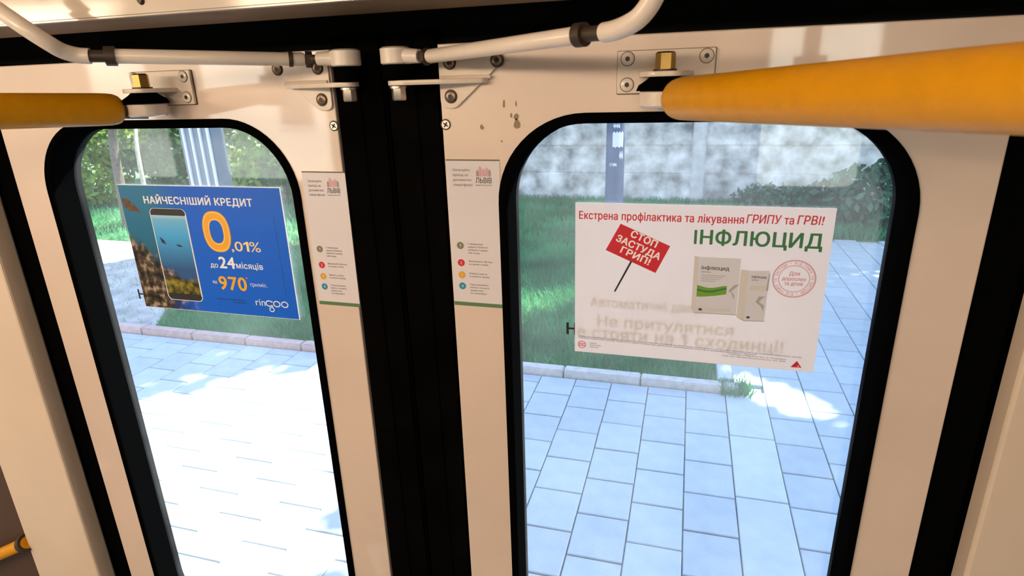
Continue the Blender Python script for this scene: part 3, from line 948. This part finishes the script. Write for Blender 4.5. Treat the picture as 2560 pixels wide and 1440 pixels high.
# ------------------------------------------------------------------ posters on the panes
PWD, PHT, PY = .3115, .2143, .0355
def picture_mat(name, screen):
    """printed coastal picture: sky and sea above, rocky ground below"""
    M = bpy.data.materials.new(name); M.use_nodes = True
    nt = M.node_tree; b = nt.nodes['Principled BSDF']
    b.inputs['Roughness'].default_value = .3; b.inputs['Coat Weight'].default_value = .4; b.inputs['Coat Roughness'].default_value = .05
    N = nt.nodes.new; Lk = nt.links.new
    tc = N('ShaderNodeTexCoord'); sep = N('ShaderNodeSeparateXYZ'); Lk(tc.outputs['Object'], sep.inputs[0])
    n1 = N('ShaderNodeTexNoise'); n1.inputs['Scale'].default_value = 30; n1.inputs['Detail'].default_value = 8; Lk(tc.outputs['Object'], n1.inputs['Vector'])
    n2 = N('ShaderNodeTexNoise'); n2.inputs['Scale'].default_value = 75; n2.inputs['Detail'].default_value = 6; Lk(tc.outputs['Object'], n2.inputs['Vector'])
    rock = N('ShaderNodeValToRGB'); Lk(n2.outputs[0], rock.inputs[0])
    e = rock.color_ramp.elements
    e[0].position = .38; e[0].color = (.006, .006, .006, 1); e[1].position = .64; e[1].color = (.46, .36, .28, 1)
    x = rock.color_ramp.elements.new(.52); x.color = (.09, .062, .035, 1)
    sea = N('ShaderNodeValToRGB')
    mr = N('ShaderNodeMapRange'); mr.inputs[1].default_value = 0; mr.inputs[2].default_value = PHT
    Lk(sep.outputs[2], mr.inputs[0]); Lk(mr.outputs[0], sea.inputs[0])
    e = sea.color_ramp.elements
    if screen:
        e[0].position = .35; e[0].color = (.02, .10, .30, 1); e[1].position = .95; e[1].color = (.50, .70, .82, 1)
        x = e.new(.62); x.color = (.06, .42, .88, 1); x = e.new(.80); x.color = (.66, .80, .90, 1); x = e.new(.74); x.color = (.16, .50, .84, 1)
    else:
        e[0].position = .2; e[0].color = (.02, .06, .10, 1); e[1].position = .95; e[1].color = (.02, .22, .46, 1)
        x = e.new(.6); x.color = (.012, .19, .36, 1)
    # rock line falls to the right
    ma = N('ShaderNodeMath'); ma.operation = 'MULTIPLY_ADD'; ma.inputs[1].default_value = .75 if not screen else .62
    Lk(sep.outputs[0], ma.inputs[0]); Lk(sep.outputs[2], ma.inputs[2])
    ad = N('ShaderNodeMath'); ad.operation = 'MULTIPLY_ADD'; ad.inputs[1].default_value = .055; Lk(n1.outputs[0], ad.inputs[0]); Lk(ma.outputs[0], ad.inputs[2])
    st = N('ShaderNodeMapRange'); st.inputs[1].default_value = .165 if not screen else .150; st.inputs[2].default_value = .150 if not screen else .135
    Lk(ad.outputs[0], st.inputs[0])
    mx = N('ShaderNodeMix'); mx.data_type = 'RGBA'; Lk(st.outputs[0], mx.inputs[0]); Lk(sea.outputs[0], mx.inputs[6]); Lk(rock.outputs[0], mx.inputs[7])
    out = mx.outputs[2]
    if screen:   # mossy green band low on the screen
        mg = N('ShaderNodeMapRange'); mg.inputs[1].default_value = .062; mg.inputs[2].default_value = .050; Lk(ad.outputs[0], mg.inputs[0])
        g2 = N('ShaderNodeValToRGB'); Lk(n2.outputs[0], g2.inputs[0])
        g2.color_ramp.elements[0].position = .4; g2.color_ramp.elements[0].color = (.02, .018, .004, 1)
        g2.color_ramp.elements[1].position = .62; g2.color_ramp.elements[1].color = (.30, .26, .02, 1)
        zz = N('ShaderNodeMapRange'); zz.inputs[1].default_value = .060; zz.inputs[2].default_value = .052; Lk(sep.outputs[2], zz.inputs[0])
        m2 = N('ShaderNodeMix'); m2.data_type = 'RGBA'; Lk(zz.outputs[0], m2.inputs[0]); Lk(out, m2.inputs[6]); Lk(g2.outputs[0], m2.inputs[7]); out = m2.outputs[2]
    else:        # fades into the plain blue of the advert
        fb = N('ShaderNodeMapRange'); fb.inputs[1].default_value = .045; fb.inputs[2].default_value = .135; fb.interpolation_type = 'SMOOTHSTEP'; Lk(sep.outputs[0], fb.inputs[0])
        bl = N('ShaderNodeMix'); bl.data_type = 'RGBA'; Lk(fb.outputs[0], bl.inputs[0]); Lk(out, bl.inputs[6]); bl.inputs[7].default_value = (.001, .15, .88, 1); out = bl.outputs[2]
    Lk(out, b.inputs['Base Color'])
    if not screen:
        tl = N('ShaderNodeBsdfTranslucent'); Lk(out, tl.inputs[0])
        ms = N('ShaderNodeMixShader'); ms.inputs[0].default_value = .12
        Lk(b.outputs[0], ms.inputs[1]); Lk(tl.outputs[0], ms.inputs[2]); Lk(ms.outputs[0], nt.nodes['Material Output'].inputs[0])
    return M
BLUEAD = picture_mat('blue_advert_print', False)
SCREENPIC = picture_mat('phone_screen_print', True)

# blue credit advert on the left pane; local origin is its lower left corner
po = empty('blue_poster', (-.5215, PY, 1.7448)); tag(po, 'blue credit advert with a phone stuck inside the left door pane', 'poster')
px0, pz0 = -.5215, 1.7448
A = lambda x: x - px0
B = lambda z: z - pz0
plate('paper_edge', [[(0, 0), (PWD + .0015, 0), (PWD + .0015, PHT + .001), (0, PHT + .001)]], .0003, WHITEPAPER, po, (0, .0003, 0))
plate('print_sheet', [[(.0006, .0008), (PWD - .0002, .0008), (PWD - .0002, PHT - .0003), (.0006, PHT - .0003)]], .0003, BLUEAD, po)
y = -.0003
text('НАЙЧЕСНІШИЙ КРЕДИТ', A(-.4725), B(1.9297), .0112, WHITEINK, po, y, width=.2095, bold=.034)
# drifting rock at the upper left of the picture
ROCKP = mat('printed_rock', (.11, .06, .03), .4, noise=(140, .7))
sheet('printed_rock', [(A(-.520), B(1.938)), (A(-.506), B(1.936)), (A(-.494), B(1.926)), (A(-.482), B(1.912)), (A(-.493), B(1.915)), (A(-.508), B(1.916)), (A(-.516), B(1.922))], ROCKP, po, y)
# phone
ph = rrect(A(-.4665), B(1.7625), A(-.3935), B(1.922), .009, 6)
sheet('phone_body', ph, WHITEINK, po, y)
sheet('phone_edge', rrect(A(-.4650), B(1.7635), A(-.3950), B(1.9215), .008, 6), BLACKINK, po, y - .0001)
sheet('phone_screen', [(A(-.4645), B(1.7750)), (A(-.3955), B(1.7750)), (A(-.3955), B(1.9105)), (A(-.4645), B(1.9105))], SCREENPIC, po, y - .0002)
sheet('phone_highlight', [(A(-.3958), B(1.772)), (A(-.3943), B(1.772)), (A(-.3943), B(1.912)), (A(-.3958), B(1.912))], WHITEINK, po, y - .0003)
sheet('printed_bird', [(A(-.4565), B(1.874)), (A(-.4485), B(1.868)), (A(-.4460), B(1.861)), (A(-.4545), B(1.864))], NAVYINK, po, y - .0003)
sheet('printed_fish', [(A(-.4270), B(1.8615)), (A(-.4190), B(1.8620)), (A(-.4125), B(1.8585)), (A(-.4200), B(1.8580))], NAVYINK, po, y - .0003)
# big zero: outlined oval ring
def ring(name, cx, cz, rx, rz, tx, tz, matl, yy, p=2.4):
    def se(a, b):
        out = []
        for k in range(56):
            q = 2 * math.pi * k / 56
            out.append((cx + a * math.copysign(abs(math.cos(q)) ** (2 / p), math.cos(q)), cz + b * math.copysign(abs(math.sin(q)) ** (2 / p), math.sin(q))))
        return out
    o_, i_ = se(rx, rz), se(rx - tx, rz - tz)
    v = [(a, yy, b) for a, b in o_ + i_]
    f = [(k, k + 56, (k + 1) % 56 + 56, (k + 1) % 56) for k in range(56)]
    o = mobj(name, v, f, matl, po)
    if o.data.polygons[0].normal.y > 0: o.data.flip_normals()
    return o
zc = (A(-.3398), B(1.8865))
ring('zero', *zc, .0262, .0338, .0135, .0150, ORANGEINK, y)
ring('zero_outline', *zc, .0240, .0316, .0010, .0010, PALEORANGE, y - .0001)
ring('zero_outline', *zc, .0148, .0212, .0010, .0010, PALEORANGE, y - .0001)
text(',01', A(-.3165), B(1.8560), .0160, PALEORANGE, po, y, width=.0335, bold=.012)
text('%', A(-.2815), B(1.8560), .0165, PALEORANGE, po, y, width=.0205, bold=.0)
text('до', A(-.3645), B(1.8260), .0082, WHITEINK, po, y, width=.0150, bold=.012)
text('24', A(-.3460), B(1.8258), .0190, WHITEINK, po, y, width=.0300, bold=.028)
text('місяців', A(-.3135), B(1.8268), .0098, WHITEINK, po, y, width=.0505, bold=.016)
text('від', A(-.3665), B(1.7982), .0052, WHITEINK, po, y, width=.0085)
text('970', A(-.3540), B(1.7885), .0228, ORANGEINK, po, y, width=.0535, bold=.024)
text('*', A(-.2995), B(1.8065), .0060, ORANGEINK, po, y)
text('грн/міс.', A(-.2925), B(1.7972), .0062, WHITEINK, po, y, width=.0320, bold=.004)
text('переплата за користування', A(-.3650), B(1.7700), .0024, NAVYINK, po, y, width=.056, bold=.01)
text('кредитом', A(-.3330), B(1.7655), .0024, NAVYINK, po, y, width=.025, bold=.01)
text('Детальні умови кредитування уточнюйте у консультантів магазину та на сайті', A(-.2270), B(1.7850), .0018, NAVYINK, po, y, width=.128, rot=math.pi / 2)
# shop name: rounded letters, the g ending in a loop
text('rin', A(-.2885), B(1.7645), .0125, WHITEINK, po, y, width=.0185, bold=.004)
for k, cx in enumerate((-.2625, -.2480, -.2330)):
    ring('logo_loop', A(cx), B(1.7693), .0068, .0055, .0017, .0017, WHITEINK, y, 2.0)
ring('logo_loop', A(-.2590), B(1.7590), .0050, .0044, .0016, .0016, WHITEINK, y, 2.0)
sheet('logo_tail', [(A(-.2573), B(1.7740)), (A(-.2556), B(1.7740)), (A(-.2560), B(1.7625)), (A(-.2578), B(1.7625))], WHITEINK, po, y)

# white medicine advert on the right pane
pr = empty('white_poster', (.2425, PY, 1.7336)); tag(pr, 'white medicine advert with red and green print inside the right door pane', 'poster')
px0, pz0 = .2425, 1.7336
plate('paper_sheet', [[(0, 0), (PWD, 0), (PWD, PHT), (0, PHT)]], .0003, WHITEPAPER, pr)
text('Екстрена профілактика та лікування', A(.2478), B(1.9262), .0100, REDINK, pr, y, width=.2045, bold=.018)
text('ГРИПУ', A(.4555), B(1.9272), .0104, REDINK, pr, y, width=.0395, bold=.014, shear=.12)
text('та', A(.4985), B(1.9272), .0100, REDINK, pr, y, width=.0105, bold=.016)
text('ГРВІ!', A(.5130), B(1.9277), .0104, REDINK, pr, y, width=.0290, bold=.018, shear=.12)
text('ІНФЛЮЦИД', A(.3958), B(1.8985), .0175, GREENINK, pr, y, width=.1475, bold=.028)
# placard on a stick
rot = math.atan2(1.8939 - 1.9213, .3664 - .3022)
sheet('placard', [(A(.3022), B(1.9213)), (A(.3664), B(1.8939)), (A(.3495), B(1.8567)), (A(.2835), B(1.8850))], REDINK, pr, y)
sheet('placard_stick', [(A(.3165), B(1.8715)), (A(.3188), B(1.8705)), (A(.2978), B(1.8268)), (A(.2958), B(1.8277))], BLACKINK, pr, y)
text('СТОП', A(.3150), B(1.9050), .0088, WHITEINK, pr, y - .0001, width=.0355, bold=.035, rot=rot)
text('ЗАСТУДА', A(.2965), B(1.8985), .0088, WHITEINK, pr, y - .0001, width=.0610, bold=.035, rot=rot)
text('ГРИП!', A(.3025), B(1.8828), .0088, WHITEINK, pr, y - .0001, width=.0405, bold=.035, rot=rot)
# two printed cartons
sheet('carton_side', [(A(.3975), B(1.8095)), (A(.4025), B(1.8053)), (A(.4025), B(1.8815)), (A(.3975), B(1.8825))], PALEGREYINK, pr, y)
sheet('carton_face', [(A(.4025), B(1.8053)), (A(.4535), B(1.8060)), (A(.4535), B(1.8815)), (A(.4025), B(1.8815))], CARTON, pr, y)
sheet('carton_shadow', [(A(.3985), B(1.8060)), (A(.4025), B(1.8045)), (A(.4555), B(1.8050)), (A(.4555), B(1.8060)), (A(.4025), B(1.8055))], LIGHTGREYINK, pr, y - .00005)
wv = [(.4030 + .0365 * k / 12, 1.8425 + .0020 * math.sin(k / 12 * 5.0 + 2.6)) for k in range(13)]
wb_ = [(.4030 + .0365 * k / 12, 1.8275 + .0055 * (k / 12) ** 1.6) for k in range(12, -1, -1)]
sheet('carton_wave', [(A(a), B(b)) for a, b in wv + wb_], LEAFGREEN, pr, y - .0001)
wv2 = [(.4030 + .0365 * k / 12, 1.8375 + .0020 * math.sin(k / 12 * 5.0 + 2.6) + .0025 * k / 12) for k in range(13)]
sheet('carton_wave_band', [(A(a), B(b)) for a, b in wv2 + [(a, b - .0025) for a, b in wv2[::-1]]], GREENINK, pr, y - .0002)
text('Інфлюцид', A(.4070), B(1.8650), .0050, BLACKINK, pr, y - .0001, width=.0335, bold=.012)
text('таблетки', A(.4070), B(1.8608), .0022, GREYINK, pr, y - .0001, width=.0115)
for k in range(4):
    sheet('carton_text_line', [(A(.407), B(1.8570 - .0026 * k)), (A(.4375 - .004 * k), B(1.8570 - .0026 * k)), (A(.4375 - .004 * k), B(1.8578 - .0026 * k)), (A(.407), B(1.8578 - .0026 * k))], LIGHTGREYINK, pr, y - .0001)
sheet('carton_mark', circ(A(.4090), B(1.8100), .0026, 12, .0018), GREYINK, pr, y - .0001)
sheet('carton_text_block', [(A(.4150), B(1.8085)), (A(.4460), B(1.8090)), (A(.4460), B(1.8135)), (A(.4150), B(1.8130))], PALEGREYINK, pr, y - .0001)
swsh = [(.4545, 1.8475), (.4480, 1.8460), (.4430, 1.8395), (.4420, 1.8370), (.4460, 1.8350), (.4478, 1.8290), (.4492, 1.8270), (.4490, 1.8330), (.4450, 1.8375), (.4500, 1.8420)]
sheet('carton_swash', [(A(a), B(b)) for a, b in swsh], LIGHTGREYINK, pr, y - .0001)
sheet('second_carton_side', [(A(.4545), B(1.8025)), (A(.4640), B(1.7985)), (A(.4640), B(1.8665)), (A(.4545), B(1.8675))], PALEGREYINK, pr, y - .0002)
sheet('second_carton_face', [(A(.4640), B(1.7985)), (A(.4880), B(1.8000)), (A(.4885), B(1.8675)), (A(.4640), B(1.8665))], CARTON, pr, y - .0002)
sheet('second_carton_shadow', [(A(.4540), B(1.8025)), (A(.4640), B(1.7978)), (A(.4885), B(1.7992)), (A(.4885), B(1.8002)), (A(.4640), B(1.7990))], LIGHTGREYINK, pr, y - .0003)
sheet('second_carton_edge', [(A(.4862), B(1.8420)), (A(.4888), B(1.8400)), (A(.4892), B(1.8640)), (A(.4882), B(1.8640))], LIGHTGREYINK, pr, y - .0003)
text('Інфлюцид', A(.4680), B(1.8572), .0032, BLACKINK, pr, y - .0003, width=.0175, bold=.012)
text('таблетки', A(.4680), B(1.8535), .0020, GREYINK, pr, y - .0003, width=.0085)
sheet('carton_grey_block', [(A(.4670), B(1.8400)), (A(.4855), B(1.8405)), (A(.4860), B(1.8475)), (A(.4672), B(1.8470))], PALEGREYINK, pr, y - .0003)
sheet('carton_swash', [(A(a), B(b)) for a, b in [(.4870, 1.8330), (.4790, 1.8330), (.4755, 1.8250), (.4820, 1.8200), (.4855, 1.8130), (.4862, 1.8210), (.4795, 1.8255), (.4830, 1.8300)]], LIGHTGREYINK, pr, y - .0003)
sheet('carton_mark', circ(A(.4685), B(1.8035), .0024, 12, .0018), GREYINK, pr, y - .0003)
# round stamp
def pring(cx, cz, r, t_, matl, rz):
    n = 64
    v = [(cx + r * math.cos(2 * math.pi * k / n), y, cz + rz * math.sin(2 * math.pi * k / n)) for k in range(n)] + \
        [(cx + (r - t_) * math.cos(2 * math.pi * k / n), y, cz + (rz - t_) * math.sin(2 * math.pi * k / n)) for k in range(n)]
    o = mobj('stamp_ring', v, [(k, k + n, (k + 1) % n + n, (k + 1) % n) for k in range(n)], matl, pr)
    if o.data.polygons[0].normal.y > 0: o.data.flip_normals()
sx, sz = A(.5172), B(1.8585)
pring(sx, sz, .0250, .0009, PINKINK, .0245)
pring(sx, sz, .0236, .0004, PINKINK, .0231)
pring(sx, sz, .0180, .0007, PINKINK, .0175)
msg = 'ВІД ГРИПУ ТА ЗАСТУДИ • ВІД ГРИПУ ТА ЗАСТУДИ • '
for k, ch in enumerate(msg):
    if ch == ' ': continue
    a = math.pi / 2 - 2 * math.pi * k / len(msg)
    text(ch, sx + .0195 * math.cos(a), sz + .0190 * math.sin(a), .0027, PINKINK, pr, y, rot=a - math.pi / 2, align='C', bold=.01, res=1, name='stamp_letter')
text('Для', sx, sz + .0045, .0048, PINKINK, pr, y, align='C', bold=.012, width=.0120)
text('дорослих', sx, sz - .0022, .0045, PINKINK, pr, y, align='C', bold=.012, width=.0275)
text('та дітей', sx, sz - .0085, .0045, PINKINK, pr, y, align='C', bold=.012, width=.0210)
# small print
text('Перед застосуванням препарату необхідно проконсультуватися з лікарем та обов’язково ознайомитися з інструкцією для медичного застосування лікарського засобу', A(.2480), B(1.7570), .0018, GREYINK, pr, y, width=.2900, rot=-.016, res=1, bold=.006)
text('Реклама лікарського засобу. Зберігати у недоступному для дітей місці. Самолікування може бути шкідливим для вашого здоров’я', A(.2480), B(1.7545), .0018, GREYINK, pr, y, width=.2350, rot=-.016, res=1, bold=.006)
text('Представництво в Україні', A(.5196), B(1.7478), .0018, GREYINK, pr, y, width=.070, rot=-.012, align='R', res=1, bold=.004)
text('Київ, вул. Велика Васильківська, тел. (044)', A(.5196), B(1.7448), .0018, GREYINK, pr, y, width=.078, rot=-.012, align='R', res=1, bold=.004)
text('Виробник', A(.2642), B(1.7475), .0018, GREYINK, pr, y, width=.0095, res=1)
text('Німеччина', A(.2642), B(1.7445), .0018, GREYINK, pr, y, width=.0150, res=1)
text('Карлсруе', A(.2642), B(1.7415), .0018, GREYINK, pr, y, width=.0120, res=1)
def lring(cx, cz, r, t_):
    n = 32
    v = [(cx + q * math.cos(2 * math.pi * k / n), y, cz + q * math.sin(2 * math.pi * k / n)) for q in (r, r - t_) for k in range(n)]
    o = mobj('maker_ring', v, [(k, k + n, (k + 1) % n + n, (k + 1) % n) for k in range(n)], REDINK, pr)
    if o.data.polygons[0].normal.y > 0: o.data.flip_normals()
lx, lz = A(.2528), B(1.7450)
lring(lx, lz, .0056, .0008)
for dz in (-.0019, .0019):
    sheet('maker_bar', [(lx - .0050, lz + dz - .0004), (lx + .0050, lz + dz - .0004), (lx + .0050, lz + dz + .0004), (lx - .0050, lz + dz + .0004)], REDINK, pr, y)
text('DHU', lx, lz - .0012, .0024, REDINK, pr, y, align='C', bold=.01)
sheet('red_triangle', [(A(.5262), B(1.7385)), (A(.5395), B(1.7388)), (A(.5330), B(1.7480))], REDINK, pr, y)
sheet('triangle_light', [(A(.5330), B(1.7395)), (A(.5370), B(1.7396)), (A(.5352), B(1.7425))], PINKLOGO, pr, y - .0001)

# ------------------------------------------------------------------ sunlit house across the road, behind the viewer
HOUSE = mat('cream_render', (.90, .82, .68), .9, noise=(2, .06))
HGLASS = mat('house_glass', (.05, .06, .07), .1)
hs = empty('house', (-.5, -13, -.15)); tag(hs, 'cream rendered house across the road facing the sun', 'building')
box('facade', (-14, -4, 0), (14, 0, 9), HOUSE, hs)
for i in range(8):
    for j in range(3):
        xw, zw = -12.6 + i * 3.4, 1.3 + j * 2.7
        wf = box('window', (xw, -.02, zw), (xw + 1.1, .04, zw + 1.5), COLW, hs)
        box('pane', (xw + .08, .0, zw + .08), (xw + 1.02, .05, zw + 1.42), HGLASS, wf)
